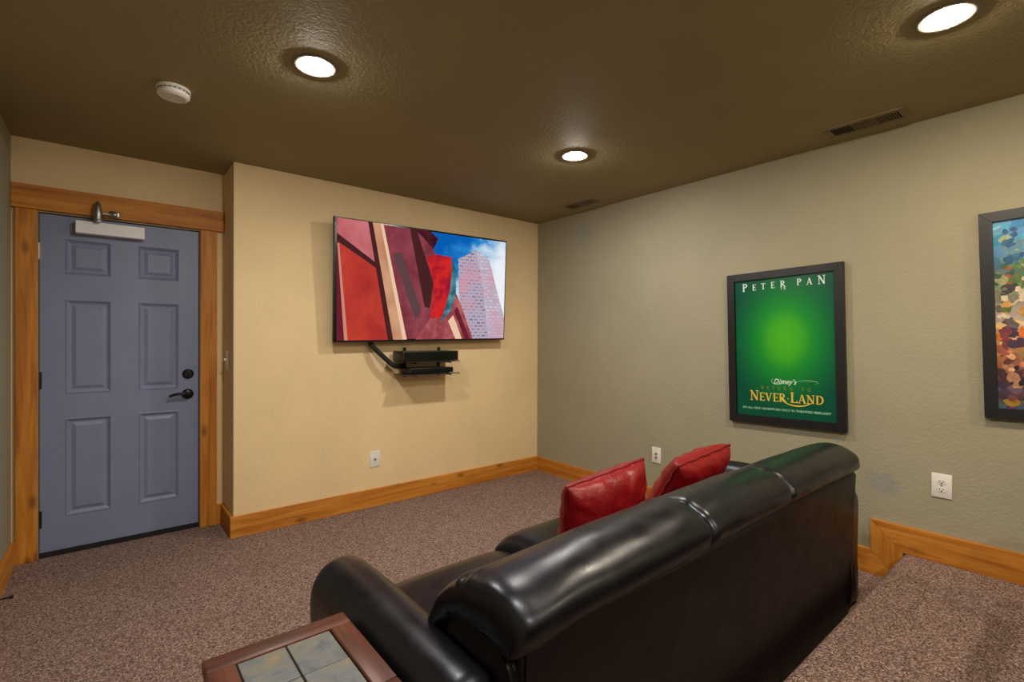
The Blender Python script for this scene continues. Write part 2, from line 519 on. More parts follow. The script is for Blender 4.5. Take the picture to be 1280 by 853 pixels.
# ================================================================== TELEVISION
TW, TH = 1.552, 0.892
tvc = (-1.288, -.125, 1.722)
tv = thing('television', 'large wall mounted flat television showing a red facade, sky and glass tower', 'television', tvc, (math.radians(3.2), math.radians(-.9), 0))
bm = bmesh.new()
add_box(bm, -TW / 2, TW / 2, 0.0, .022, -TH / 2, TH / 2, bevel=.003)
obj('casing', bm, M['bezel'], tv, smooth=30)
bm = bmesh.new()
add_box(bm, -.45, .45, .0225, .040, -.38, .12, bevel=.008)
obj('rear_housing', bm, M['black'], tv, smooth=30)
SW, SB, ST = .764, -.431, .438
obj('screen_glass', box_bm(-SW - .004, SW + .004, -.0022, -.0003, SB - .004, ST + .004), M['glass_black'], tv)
# picture: flat coloured shapes shown on the lit screen
PIC = []
def pm(name, c, noise=None, s=1.0):
    PIC.append(m_emit('screen ' + name, c, s, noise)); return len(PIC) - 1
i_base = pm('maroon facade', rgb(112, 44, 54), (5.0, rgb(150, 72, 82), 5, .35, .7))
i_pink = pm('rose panel', rgb(176, 84, 92), (3.0, rgb(206, 122, 126), 3, .35, .65))
i_red = pm('red panel', rgb(196, 66, 50), (2.0, rgb(158, 42, 42), 4, .4, .68))
i_dark = pm('dark brown seam', rgb(70, 34, 34))
i_mar = pm('maroon edge', rgb(104, 32, 46))
i_peach = pm('peach strip', rgb(204, 134, 112))
i_beige = pm('beige beam', rgb(186, 128, 96), (3.0, rgb(206, 156, 122), 2, .4, .6))
i_cream = pm('cream beam edge', rgb(232, 196, 164))
i_over = pm('dark cornice', rgb(52, 18, 30), (14, rgb(92, 36, 44), 4, .4, .7))
i_str = pm('grey brown streak', rgb(92, 66, 68))
i_low = pm('dusty red wall', rgb(146, 62, 70), (6, rgb(186, 104, 104), 4, .4, .65))
def m_skypic():
    k = NT('screen sky with cloud'); k.base((0, 0, 0, 1)); k.set(.3, spec=0)
    tc = k.n('ShaderNodeTexCoord'); sp = k.n('ShaderNodeSeparateXYZ'); k.l(tc.outputs['Object'], sp.inputs[0])
    n = k.noise(k.coord((1, 1, 1.6)), 5.0, 5, .62, .2)
    f = k.math('ADD', k.math('MULTIPLY', sp.outputs[0], .62), k.math('MULTIPLY', n, .55))
    f = k.math('SUBTRACT', f, k.math('MULTIPLY', sp.outputs[2], .55))
    k.l(k.ramp(f, [(.22, rgb(8, 92, 176)), (.36, rgb(40, 132, 204)), (.46, rgb(176, 206, 228)), (.62, rgb(236, 240, 246))]), k.b.inputs['Emission Color'])
    k.b.inputs['Emission Strength'].default_value = 1.0
    PIC.append(k.m); return len(PIC) - 1
i_sky = m_skypic()
def m_tower(name, a, b, rot):
    k = NT(name); k.base((0, 0, 0, 1)); k.set(.3, spec=0)
    tc = k.n('ShaderNodeTexCoord'); mp = k.n('ShaderNodeMapping')
    k.l(tc.outputs['Object'], mp.inputs[0])
    mp.inputs['Rotation'].default_value = (math.radians(90), math.radians(rot), 0)
    br = k.n('ShaderNodeTexBrick')
    br.inputs['Scale'].default_value = 1.0
    br.inputs['Brick Width'].default_value = .052; br.inputs['Row Height'].default_value = .028; br.inputs['Mortar Size'].default_value = .007
    br.inputs['Color1'].default_value = a; br.inputs['Color2'].default_value = b; br.inputs['Mortar'].default_value = rgb(190, 168, 184)
    k.l(mp.outputs[0], br.inputs['Vector'])
    n = k.noise(k.coord(), 5.0, 3, .6)
    c = k.mix(k.ramp(n, [(.42, (0, 0, 0, 1)), (.68, (.8, .8, .8, 1))]), br.outputs['Color'], rgb(206, 150, 164))
    k.l(c, k.b.inputs['Emission Color']); k.b.inputs['Emission Strength'].default_value = 1.0
    PIC.append(k.m); return len(PIC) - 1
i_t1 = m_tower('screen tower left face', rgb(100, 116, 152), rgb(152, 160, 186), 14)
i_t2 = m_tower('screen tower right face', rgb(160, 170, 200), rgb(206, 210, 226), -12)
bm = bmesh.new()
layer = [0]
def poly(mi, *pts):
    layer[0] += 1
    y = -.0024 - .00006 * layer[0]
    f = bm.faces.new([bm.verts.new((min(max(x * .986, -SW), SW), y, min(max(z * .986, SB), ST))) for x, z in pts]); f.material_index = mi
poly(i_base, (-SW, SB), (SW, SB), (SW, ST), (-SW, ST))
poly(i_sky, (-.012, ST), (.02, .30), (.16, .10), (.29, -.12), (.775, -.3), (.775, ST))
poly(i_t1, (.448, .333), (.267, .244), (.275, -.03), (.36, -.45), (.60, -.45), (.53, .0))
poly(i_t2, (.448, .333), (.586, .279), (.70, -.046), (.79, -.24), (.79, -.45), (.595, -.45), (.53, .0))
poly(i_low, (-.13, -.437), (.06, -.20), (.16, -.02), (.28, -.10), (.43, -.437))
poly(i_cream, (.175, -.285), (.225, -.235), (.317, -.437), (.252, -.437))
poly(i_mar, (.235, -.2), (.262, -.16), (.40, -.437), (.345, -.437))
poly(i_str, (-.334, .225), (-.263, .25), (-.08, -.20), (-.13, -.28))
poly(i_dark, (-.192, .449), (-.133, .443), (.03, .02), (-.004, -.183), (-.051, -.171))
poly(i_over, (-.156, .447), (-.012, .444), (.03, .415), (.067, .392), (.04, .33), (.021, .298), (-.03, .345), (-.072, .383))
poly(i_pink, (-SW, .447), (-.53, .447), (-.465, .144), (-SW, .335))
poly(i_red, (-.745, .264), (-.463, .11), (-.364, -.437), (-.682, -.437))
poly(i_dark, (-SW, .335), (-.467, .146), (-.463, .106), (-SW, .28))
poly(i_mar, (-SW, .30), (-.757, .264), (-.707, -.437), (-SW, -.437))
poly(i_peach, (-.762, .264), (-.748, .264), (-.682, -.437), (-.708, -.437))
poly(i_dark, (-.534, .45), (-.498, .448), (-.322, -.437), (-.366, -.437))
poly(i_beige, (-.498, .448), (-.43, .448), (-.235, -.437), (-.322, -.437))
poly(i_cream, (-.436, .448), (-.413, .448), (-.205, -.437), (-.240, -.437))
i_ban = pm('red cloth', rgb(206, 40, 40), (9, rgb(150, 24, 40), 4, .42, .62))
i_teal = pm('teal cloth', rgb(38, 92, 104), (9, rgb(90, 150, 160), 4, .45, .65))
poly(i_teal, (.20, .24), (.25, .14), (.245, -.06), (.20, -.20), (.10, -.30), (.12, -.24), (.19, .0))
poly(i_ban, (-.04, .23), (.06, .26), (.20, .25), (.20, .10), (.19, -.02), (.12, -.25), (.0, -.27), (.02, -.14), (.03, .02))
o = obj('screen_picture', bm, None, tv, mats=PIC)
o['label'] = 'lit picture of a red facade, blue sky and glass tower'
bm = bmesh.new()
add_box(bm, -.30, .30, .0405, .052, -.15, .05); 
obj('wall_mount', bm, M['black_metal'], tv)

# ================================================================== MEDIA SHELF
sh = thing('wall_shelf', 'small black two tier wall shelf bracket below the television', 'shelf', (-1.32, 0, 1.1))
so = sh.location.copy()
for x in (-1.455, -1.14):
    obj('upright', tube_bm([(x, -.014, .99), (x, -.014, 1.225)], .012, 12), M['black_metal'], sh, smooth=40, off=so)
for z in (1.112, 1.012):
    bm = bmesh.new(); add_box(bm, -1.55, -1.065, -.225, -.0265, z, z + .008, bevel=.002)
    obj('shelf_plate', bm, M['smoked'], sh, off=so)['label'] = 'smoked glass shelf plate'
    for x in (-1.455, -1.14):
        obj('shelf_arm', tube_bm([(x, -.0268, z - .006), (x, -.21, z - .006)], .005, 8), M['black_metal'], sh, smooth=40, off=so)
bxo = (-1.32, -.13, 1.1205)
md = thing('media_receiver', 'flat black receiver box on the upper wall shelf', 'electronics', bxo)
obj('casing', box_bm(-1.565, -1.07, -.205, -.03, 1.1215, 1.198, bevel=.003), M['black'], md, smooth=30, off=bxo)
obj('front_panel', box_bm(-1.559, -1.076, -.2075, -.2052, 1.127, 1.192, bevel=.0006), M['glass_black'], md, off=bxo)
pl = (-1.30, -.15, 1.0205)
mp_ = thing('disc_player', 'small black player on the lower wall shelf', 'electronics', pl)
obj('casing', box_bm(-1.50, -1.115, -.20, -.03, 1.024, 1.066, bevel=.003), M['black'], mp_, smooth=30, off=pl)
obj('front_panel', box_bm(-1.495, -1.12, -.203, -.2002, 1.029, 1.060), M['glass_black'], mp_, off=pl)
bm = bmesh.new()
for x in (-1.47, -1.15):
    for y in (-.17, -.06): add_lathe(bm, [(.012, 1.0201), (.012, 1.024)], 10, (x, y, 0))
obj('rubber_foot', bm, M['rubber'], mp_, off=pl)['kind'] = 'stuff'
cp = smooth_path([(-1.765, -.04, 1.285), (-1.75, -.055, 1.245), (-1.70, -.085, 1.185), (-1.64, -.10, 1.125), (-1.585, -.10, 1.085), (-1.53, -.07, 1.080), (-1.475, -.05, 1.085)], 6)
cb = obj('cable_sleeve', tube_bm(cp, .019, 12), M['black_soft'], None, smooth=60)
cb['label'] = 'black cable sleeve sagging from the television to the wall shelf'; cb['category'] = 'cable'

# ================================================================== OUTLETS AND SWITCH
def outlet(label, loc, rot, kind, w=.08, h=.122, group='white wall plates'):
    t = thing('wall_outlet', label, 'outlet', loc, rot, group=group)
    bm = bmesh.new(); add_box(bm, -w / 2, w / 2, -.006, 0, -h / 2, h / 2, bevel=.0025)
    obj('plate', bm, M['white'], t, smooth=35)
    if kind == 'duplex':
        for s in (-1, 1):
            bm = bmesh.new()
            pts = [(.017 * math.copysign(min(1, abs(math.cos(a)) * 1.0), math.cos(a)), s * .0195 + .0145 * max(-.85, min(.85, math.sin(a)))) for a in [2 * PI * i / 24 for i in range(24)]]
            add_prism(bm, pts, 1, -.0085, -.0062)
            f = obj('socket', bm, M['white'], t)
            bm = bmesh.new()
            add_box(bm, -.0085, -.0060, -.0092, -.0086, s * .0195 - .001, s * .0195 + .008)
            add_box(bm, .0060, .0085, -.0092, -.0086, s * .0195 - .001, s * .0195 + .007)
            add_lathe(bm, [(.0034, -.0086), (.0034, -.0092)], 10, (0, 0, s * .0195 - .0065), 1)
            obj('socket_slots', bm, M['slot'], f)
    else:
        for z in ((.012, -.016) if kind == 'double_jack' else (.0,)):
            j = obj('jack', lathe_bm([(.009, -.0062), (.009, -.010), (.006, -.012), (.005, -.020), (.001, -.020)], 14, (0, 0, z), 1), M['steel'], t, smooth=35)
    obj('screw', lathe_bm([(.003, -.0061), (.003, -.0072)], 8, (0, 0, h / 2 - .012 if kind != 'duplex' else 0), 1), M['steel'], t)
    return t
outlet('white cable jack plate on the tan wall below the television', (-1.70, 0, .364), (0, 0, 0), 'jack')
outlet('white plate with two jacks on the poster wall behind the red cushions', (0, -1.373, .397), (0, 0, -PI / 2), 'double_jack')
outlet('white duplex power outlet on the poster wall above the step', (0, -3.058, .552), (0, 0, -PI / 2), 'duplex')
sw = thing('light_switch', 'white toggle switch on the side of the door recess', 'switch', (XA, .215, 1.145), (0, 0, -PI / 2))
obj('plate', box_bm(-.036, .036, -.006, 0, -.06, .06, bevel=.002), M['white'], sw)
obj('toggle', box_bm(-.005, .005, -.020, -.0061, -.003, .012, bevel=.0015), M['white'], sw)

# ================================================================== CEILING THINGS
sd = thing('smoke_detector', 'round white smoke detector on the ceiling', 'smoke detector', (-3.055, -.865, H))
obj('mounting_plate', lathe_bm([(.066, 0), (.067, -.010), (.063, -.013), (.055, -.013)], 40), M['white'], sd, smooth=35)
obj('body', lathe_bm([(.056, -.0131), (.060, -.017), (.064, -.024), (.063, -.034), (.056, -.041), (.046, -.043), (.044, -.040), (.03, -.0385), (.001, -.0385)], 40), M['white'], sd, smooth=35)
bm = bmesh.new()
for i in range(20):
    a = 2 * PI * i / 20
    add_box(bm, .0575, .0625, -.003, .003, -.0165, -.0135)
    bmesh.ops.rotate(bm, verts=bm.verts[-8:], cent=(0, 0, 0), matrix=Matrix.Rotation(a, 3, 'Z'))
o = obj('vent_slots', bm, M['slot'], sd); o['kind'] = 'stuff'
obj('test_button', lathe_bm([(.009, -.0387), (.009, -.0415), (.001, -.042)], 16, (.018, -.01, 0)), M['white'], sd, smooth=35)

def vent(label, cx, cy):
    L, W = .36, .165
    t = thing('ceiling_vent', label, 'vent', (cx, cy, H), group='brown ceiling vents')
    bm = bmesh.new()
    for a in ((-W / 2, -W / 2 + .03, -L / 2, L / 2), (W / 2 - .03, W / 2, -L / 2, L / 2), (-W / 2 + .03, W / 2 - .03, -L / 2, -L / 2 + .03), (-W / 2 + .03, W / 2 - .03, L / 2 - .03, L / 2)):
        add_box(bm, a[0], a[1], a[2], a[3], -.008, 0, bevel=.0015, seg=1)
    obj('frame', bm, M['vent'], t)
    obj('backing', box_bm(-W / 2 + .03, W / 2 - .03, -L / 2 + .03, L / 2 - .03, -.0012, -.0002), M['void'], t)
    inner = L - .06
    for sec, tilt in ((0, 35), (1, 0), (2, -35)):
        y0 = -inner / 2 + sec * inner / 3
        if sec:
            obj('divider', box_bm(-W / 2 + .03, W / 2 - .03, y0 - .002, y0 + .002, -.0075, -.0013), M['vent'], t)
        n = 8
        for i in range(n):
            bm = bmesh.new()
            if sec == 1:
                x = -W / 2 + .03 + (W - .06) * (i + .5) / n
                add_box(bm, -.0008, .0008, -inner / 6 + .003, inner / 6 - .003, -.005, 0)
                bmesh.ops.rotate(bm, verts=bm.verts[:], cent=(0, 0, 0), matrix=Matrix.Rotation(math.radians(-25), 3, 'Y'))
                bmesh.ops.translate(bm, verts=bm.verts[:], vec=(x, y0 + inner / 6, -.0018))
            else:
                y = y0 + .004 + (inner / 3 - .008) * (i + .5) / n
                add_box(bm, -W / 2 + .031, W / 2 - .031, -.0009, .0009, -.006, 0)
                bmesh.ops.rotate(bm, verts=bm.verts[:], cent=(0, 0, 0), matrix=Matrix.Rotation(math.radians(tilt), 3, 'X'))
                bmesh.ops.translate(bm, verts=bm.verts[:], vec=(0, y, -.0018))
            obj('slat', bm, M['vent'], t)
    for y in (-L / 2 + .014, L / 2 - .014):
        obj('screw', lathe_bm([(.004, -.0081), (.003, -.0095), (.001, -.0097)], 8, (0, y, 0)), M['steel'], t)
vent('brown ceiling vent nearer the viewer, above the right hand poster', -.198, -2.774)
vent('brown ceiling vent in the far corner near the television', -.212, -.775)

# ================================================================== POSTERS
def m_green():
    k = NT('printed green poster')
    tc = k.n('ShaderNodeTexCoord')
    def radial(loc, sc):
        mp = k.n('ShaderNodeMapping'); mp.inputs['Location'].default_value = tuple(-a * b for a, b in zip(loc, sc)); mp.inputs['Scale'].default_value = sc
        k.l(tc.outputs['Object'], mp.inputs[0])
        ln = k.n('ShaderNodeVectorMath', operation='LENGTH'); k.l(mp.outputs[0], ln.inputs[0])
        return ln.outputs['Value']
    r = radial((.015, 0, .05), (2.9, 0.0, 2.2))
    c = k.ramp(r, [(0.0, rgb(74, 176, 32)), (.25, rgb(62, 166, 34)), (.45, rgb(20, 138, 46)), (.72, rgb(3, 104, 54)), (1.0, rgb(0, 78, 56))])
    k.base(c)
    return k.set(.28, spec=.4).m
M['green'] = m_green()
M['print_white'] = m_plain('white print', rgb(206, 226, 208), .4, var=.02)
M['print_pale'] = m_plain('pale green print', rgb(150, 205, 165), .4, var=.02)
M['print_gold'] = m_plain('gold print', rgb(226, 190, 70), .4, var=.1)
M['print_olive'] = m_plain('dull gold print', rgb(126, 132, 40), .4, var=.1)

def framed(label, name_loc, W, Hh, fw, rotdeg):
    t = thing('framed_poster', label, 'poster', name_loc, (0, 0, 0), group='framed posters')
    t.rotation_mode = 'XYZ'
    t.rotation_euler = (Matrix.Rotation(-PI / 2, 3, 'Z') @ Matrix.Rotation(math.radians(-rotdeg), 3, 'Y')).to_euler()
    a, b = W / 2, Hh / 2
    ia, ib = a - fw, b - fw
    g = .0006
    for pts in ([(-a, b), (a, b), (ia, ib + g), (-ia, ib + g)], [(-a, -b), (a, -b), (ia, -ib - g), (-ia, -ib - g)],
                [(-a, b - g * 2), (-a, -b + g * 2), (-ia - g, -ib), (-ia - g, ib)], [(a, b - g * 2), (a, -b + g * 2), (ia + g, -ib), (ia + g, ib)]):
        bm = bmesh.new(); add_prism(bm, pts, 1, -.030, -.002)
        obj('frame_rail', bm, M['frame'], t)
    obj('backing_board', box_bm(-ia - .002, ia + .002, -.016, -.004, -ib - .002, ib + .002), M['black'], t)
    return t, ia, ib
pc = (-.001, -2.296, 1.247)
t1, ia, ib = framed('black framed green poster with gold and white lettering above the sofa', pc, .684, .982, .048, 1.4)
pr = obj('poster_print', box_bm(-ia, ia, -.0172, -.0161, -ib, ib), M['green'], t1)
pr['label'] = 'green printed sheet with yellow green glow'
# serif capitals from strokes
THK, THN = .17, .075
def stroke(bm, pts, w0, w1, y):
    pts = [Vector(p) for p in pts]; n = len(pts); L, R = [], []
    for i, p in enumerate(pts):
        d = (pts[min(i + 1, n - 1)] - pts[max(i - 1, 0)]).normalized(); nn = Vector((-d.y, d.x))
        tt = i / (n - 1); w = w0 + (w1 - w0) * (math.sin(PI * tt) if w0 < w1 and n > 4 else tt)
        L.append(bm.verts.new((p.x + nn.x * w / 2, y, p.y + nn.y * w / 2))); R.append(bm.verts.new((p.x - nn.x * w / 2, y, p.y - nn.y * w / 2)))
    for i in range(n - 1): bm.faces.new((L[i], L[i + 1], R[i + 1], R[i]))
def arc(cx, cy, rx, ry, a0, a1, n=12):
    return [(cx + rx * math.cos(math.radians(a0 + (a1 - a0) * i / n)), cy + ry * math.sin(math.radians(a0 + (a1 - a0) * i / n))) for i in range(n + 1)]
def serif(x, y, w=.26): return ([(x - w / 2, y), (x + w / 2, y)], THN, THN * .999)
def S_(x0, y0, x1, y1, t): return ([(x0, y0), (x1, y1)], t, t * .999)
G = {
 'P': (.62, [S_(.18, 0, .18, 1, THK), serif(.18, .03), serif(.15, .97, .2), (arc(.22, .74, .32, .24, 90, -90), THN, THK), S_(.1, .975, .24, .975, THN), S_(.14, .5, .24, .5, THN)]),
 'R': (.74, [S_(.18, 0, .18, 1, THK), serif(.18, .03), serif(.15, .97, .2), (arc(.22, .74, .32, .24, 90, -90), THN, THK), S_(.1, .975, .24, .975, THN), S_(.14, .5, .24, .5, THN), S_(.32, .5, .66, .02, THK), serif(.66, .03, .2)]),
 'E': (.60, [S_(.18, 0, .18, 1, THK), S_(.06, .965, .54, .965, THN), S_(.06, .035, .56, .035, THN), S_(.18, .5, .44, .5, THN), S_(.53, .82, .53, 1, THN), S_(.55, 0, .55, .2, THN), S_(.44, .4, .44, .6, THN)]),
 'T': (.66, [S_(.33, 0, .33, 1, THK), serif(.33, .03), S_(.04, .965, .62, .965, THN), S_(.06, .8, .06, 1, THN), S_(.60, .8, .60, 1, THN)]),
 'A': (.78, [S_(.14, .02, .38, 1, THN), S_(.64, .02, .38, 1, THK), S_(.22, .34, .54, .34, THN), serif(.13, .03, .22), serif(.65, .03, .24)]),
 'N': (.80, [S_(.16, 0, .16, 1, THN), S_(.16, .96, .64, .04, THK), S_(.64, 0, .64, 1, THN), serif(.16, .03, .22), serif(.12, .97, .2), serif(.64, .97, .24)]),
 'I': (.36, [S_(.18, 0, .18, 1, THK), serif(.18, .03), serif(.18, .97)]),
 'V': (.76, [S_(.14, .98, .38, 0, THK), S_(.62, .98, .38, 0, THN), serif(.14, .97, .24), serif(.62, .97, .22)]),
 'L': (.60, [S_(.18, 0, .18, 1, THK), serif(.18, .97), S_(.06, .035, .56, .035, THN), S_(.55, 0, .55, .24, THN)]),
 'D': (.76, [S_(.18, 0, .18, 1, THK), S_(.08, .97, .3, .97, THN), S_(.08, .03, .3, .03, THN), (arc(.28, .5, .38, .47, 90, -90, 14), THN, THK)]),
 'U': (.76, [S_(.16, .3, .16, 1, THK), S_(.62, .3, .62, 1, THN), serif(.16, .97), serif(.62, .97, .2), (arc(.39, .32, .23, .28, 180, 360, 12), THN, THK * .8)]),
 'O': (.80, [(arc(.4, .5, .32, .46, 90, 270, 14), THN, THK), (arc(.4, .5, .32, .46, 270, 450, 14), THN, THK)]),
 '-': (.34, [S_(.12, .45, .22, .45, .12)]), ' ': (.5, []),
}
def serif_text(bm, text, x0, x1, z0, h, y, big=None, zfun=None):
    sizes = [(big[1] if big and i in big[0] else 1.0) for i in range(len(text))]
    tot = sum(G[c][0] * s for c, s in zip(text, sizes)); nat = tot * h
    k_ = (x1 - x0) / nat
    gap = 0
    if k_ > 1.25:
        gap = ((x1 - x0) - nat * 1.1) / max(1, len(text) - 1); k_ = 1.1
    x = x0
    for c, s in zip(text, sizes):
        dz = zfun((x - x0) / (x1 - x0)) if zfun else 0
        for pts, a, b in G[c][1]:
            n0 = len(bm.verts)
            tmp = [((p[0] * s * h * k_) + x, p[1] * s * h + z0 + dz) for p in pts]
            stroke(bm, tmp, a * h * s, b * h * s, y)
            y -= .000004
        x += G[c][0] * s * h * k_ + gap
PY = -.0176
bm = bmesh.new()
serif_text(bm, 'PETER', -.245, .026, .372, .040, PY, ((0,), 1.28), lambda u: .008 * (u))
serif_text(bm, 'PAN', .090, .250, .374, .040, PY, ((2,), 1.28), lambda u: .006 - .008 * u)
serif_text(bm, 'IN', -.002, .028, .362, .016, PY)
obj('poster_title', bm, M['print_white'], t1)['label'] = 'white lettering across the top'
bm = bmesh.new()
serif_text(bm, 'NEVER-LAND', -.208, .226, -.343, .052, PY, ((0, 6), 1.22))
stroke(bm, arc(.08, -.30, .10, .062, 200, 330, 14), .003, .008, PY)
obj('poster_subtitle', bm, M['print_gold'], t1)['label'] = 'gold capitals'
bm = bmesh.new()
serif_text(bm, 'RETURN TO', -.134, .156, -.268, .020, PY)
obj('poster_lettering', bm, M['print_olive'], t1)['label'] = 'small dull gold line'
def text_part(body, size, x, z, w, mat, parent, shear=0.0, offset=0.0, name='poster_lettering', depth=PY):
    cu = bpy.data.curves.new('lettering', 'FONT'); cu.body = body; cu.size = size; cu.shear = shear; cu.offset = offset
    cu.align_x = 'CENTER'; cu.align_y = 'CENTER'; cu.resolution_u = 3
    tmp = bpy.data.objects.new('lettering', cu); COL.objects.link(tmp)
    bpy.context.view_layer.update()
    me = bpy.data.meshes.new_from_object(tmp.evaluated_get(bpy.context.evaluated_depsgraph_get()))
    bpy.data.objects.remove(tmp); bpy.data.curves.remove(cu)
    xs_ = [v.co.x for v in me.vertices]; k_ = w / (max(xs_) - min(xs_)); mid = (max(xs_) + min(xs_)) / 2
    me.transform(Matrix(((k_, 0, 0, x - mid * k_), (0, 0, 0, depth), (0, 1, 0, z), (0, 0, 0, 1))))
    me.name = name; me.materials.append(mat)
    o = bpy.data.objects.new(name, me); COL.objects.link(o); o.parent = parent
    return o
text_part("Disney\u2019s", .045, .012, -.216, .135, M['print_white'], t1, .35, .0006)
bm = bmesh.new()
stroke(bm, arc(-.035, -.214, .034, .020, 130, 400, 18), .0015, .004, PY - .0001)
stroke(bm, [(.085, -.212), (.11, -.205), (.15, -.204), (.19, -.208), (.20, -.216), (.185, -.222)], .0015, .003, PY - .0001)
obj('poster_flourish', bm, M['print_pale'], t1)['kind'] = 'stuff'
text_part('AN ALL NEW ADVENTURE ONLY IN THEATRES FEBRUARY', .019, .003, -.394, .52, M['print_pale'], t1, 0, .0004)

t2, ja, jb = framed('black framed colourful cartoon poster cut off by the right edge of the picture', (-.001, -3.546, 1.423), .684, .982, .048, 1.6)
def m_cartoon():
    """generic bands of colour: cyan sky, leafy green, orange, cream, dark ground"""
    k = NT('printed colourful sheet')
    tc = k.n('ShaderNodeTexCoord'); sp = k.n('ShaderNodeSeparateXYZ'); k.l(tc.outputs['Object'], sp.inputs[0])
    wob = k.noise(k.coord((1, 0, 1)), 7, 4, .6, .5)
    f = k.math('ADD', k.math('MULTIPLY', sp.outputs[2], 1.1), k.math('MULTIPLY', wob, .22))
    f = k.math('ADD', f, .40)
    c = k.ramp(f, [(0, rgb(40, 28, 46)), (.16, rgb(58, 40, 56)), (.28, rgb(150, 84, 52)), (.38, rgb(196, 128, 62)), (.46, rgb(178, 158, 140)), (.58, rgb(140, 120, 108)),
                   (.66, rgb(96, 118, 54)), (.74, rgb(62, 92, 74)), (.82, rgb(28, 116, 158)), (1, rgb(52, 160, 200))])
    v = k.voro(k.coord((1, 0, 1.2)), 17, 'F1', 'Color')
    hs = k.n('ShaderNodeHueSaturation'); hs.inputs['Saturation'].default_value = .8; hs.inputs['Value'].default_value = .7; k.l(v, hs.inputs['Color'])
    c = k.mix(.16, c, hs.outputs[0])
    k.base(c)
    return k.set(.3, spec=.4).m
obj('poster_print', box_bm(-ja, ja, -.0172, -.0161, -jb, jb), m_cartoon(), t2)['label'] = 'colourful printed sheet in blue, green, orange and dark tones'
# plain painted patches on that sheet (sky, leaves, rocks, flowers)
BANDS = [(-.45, [(44, 32, 44), (28, 22, 32), (64, 44, 52), (150, 112, 40)]), (-.30, [(70, 46, 48), (40, 30, 40), (168, 120, 92), (110, 60, 60)]), (-.20, [(196, 130, 96), (150, 84, 62), (214, 164, 120), (92, 50, 50)]),
         (-.10, [(206, 110, 44), (120, 54, 60), (214, 176, 120), (70, 46, 70)]), (0, [(206, 188, 166), (150, 134, 118), (98, 88, 82), (190, 140, 80)]), (.10, [(200, 184, 160), (120, 116, 96), (84, 104, 48), (60, 56, 58)]),
         (.20, [(92, 122, 50), (160, 66, 44), (54, 84, 60), (150, 150, 110)]), (.30, [(40, 96, 120), (150, 160, 120), (24, 78, 120), (90, 130, 150)]), (.40, [(28, 120, 176), (60, 160, 200), (20, 70, 120), (120, 190, 214)])]
pal = {}; cm = []; bm = bmesh.new(); rnd = random.Random(21)
for i in range(420):
    z = rnd.uniform(-jb + .02, jb - .02); x = rnd.uniform(-ja + .01, ja - .01) if i % 2 else rnd.uniform(-ja + .005, -.12)
    band = min(BANDS, key=lambda q: abs(q[0] - z - rnd.uniform(-.03, .03))); c = rnd.choice(band[1])
    if c not in pal:
        pal[c] = len(cm); cm.append(m_plain('print ink', rgb(*c), .35, var=.3, ns=60))
    r = rnd.uniform(.007, .026); asp = rnd.uniform(.5, 1.4); rot = rnd.uniform(0, 3.1); n = 11; ring = []
    for j in range(n):
        t = 2 * PI * j / n; k_ = rnd.uniform(.7, 1.2)
        u, v = r * k_ * math.cos(t), r * asp * k_ * math.sin(t)
        ring.append(bm.verts.new((max(-ja, min(ja, x + u * math.cos(rot) - v * math.sin(rot))), -.0173 - .000005 * i, max(-jb, min(jb, z + u * math.sin(rot) + v * math.cos(rot))))))
    f = bm.faces.new(ring); f.material_index = pal[c]
obj('printed_shapes', bm, None, t2, mats=cm)['kind'] = 'stuff'

# ================================================================== SOFA
SO = (-1.62, -2.38, 0)
sofa = thing('sofa', 'black leather three seat sofa seen from behind in front of the step', 'sofa', SO)
BX0, BX1 = -2.665, -.615
# back upholstery panel
bm = bmesh.new()
add_prism(bm, [(-2.835, .03), (-2.862, .675), (-2.83, .715), (-2.62, .70), (-2.58, .5), (-2.55, .03)], 0, BX0 + .02, BX1 - .004)
bmesh.ops.bevel(bm, geom=[e for e in bm.edges if abs(e.verts[0].co.x - e.verts[1].co.x) < 1e-6], offset=.012, segments=3, affect='EDGES')
obj('back_panel', bm, M['leather_back'], sofa, smooth=40, off=SO)['label'] = 'plain dark rear upholstery panel'
# wings at both ends of the back
for s, x0, x1 in ((-1, BX0 + .004, BX0 + .034), (1, BX1 - .03, BX1)):
    pts = smooth_loop([(-2.835, .05), (-2.845, .35), (-2.850, .58), (-2.83, .645), (-2.74, .662), (-2.64, .650), (-2.575, .585), (-2.54, .45), (-2.52, .05), (-2.68, .045)], 5)
    bm = bmesh.new(); add_prism(bm, [(p.x, p.y) for p in pts], 0, x0, x1)
    bmesh.ops.bevel(bm, geom=[e for e in bm.edges if abs(e.verts[0].co.x - e.verts[1].co.x) < 1e-6], offset=.008, segments=3, affect='EDGES')
    obj('wing_panel', bm, M['leather_back'], sofa, smooth=60, off=SO)
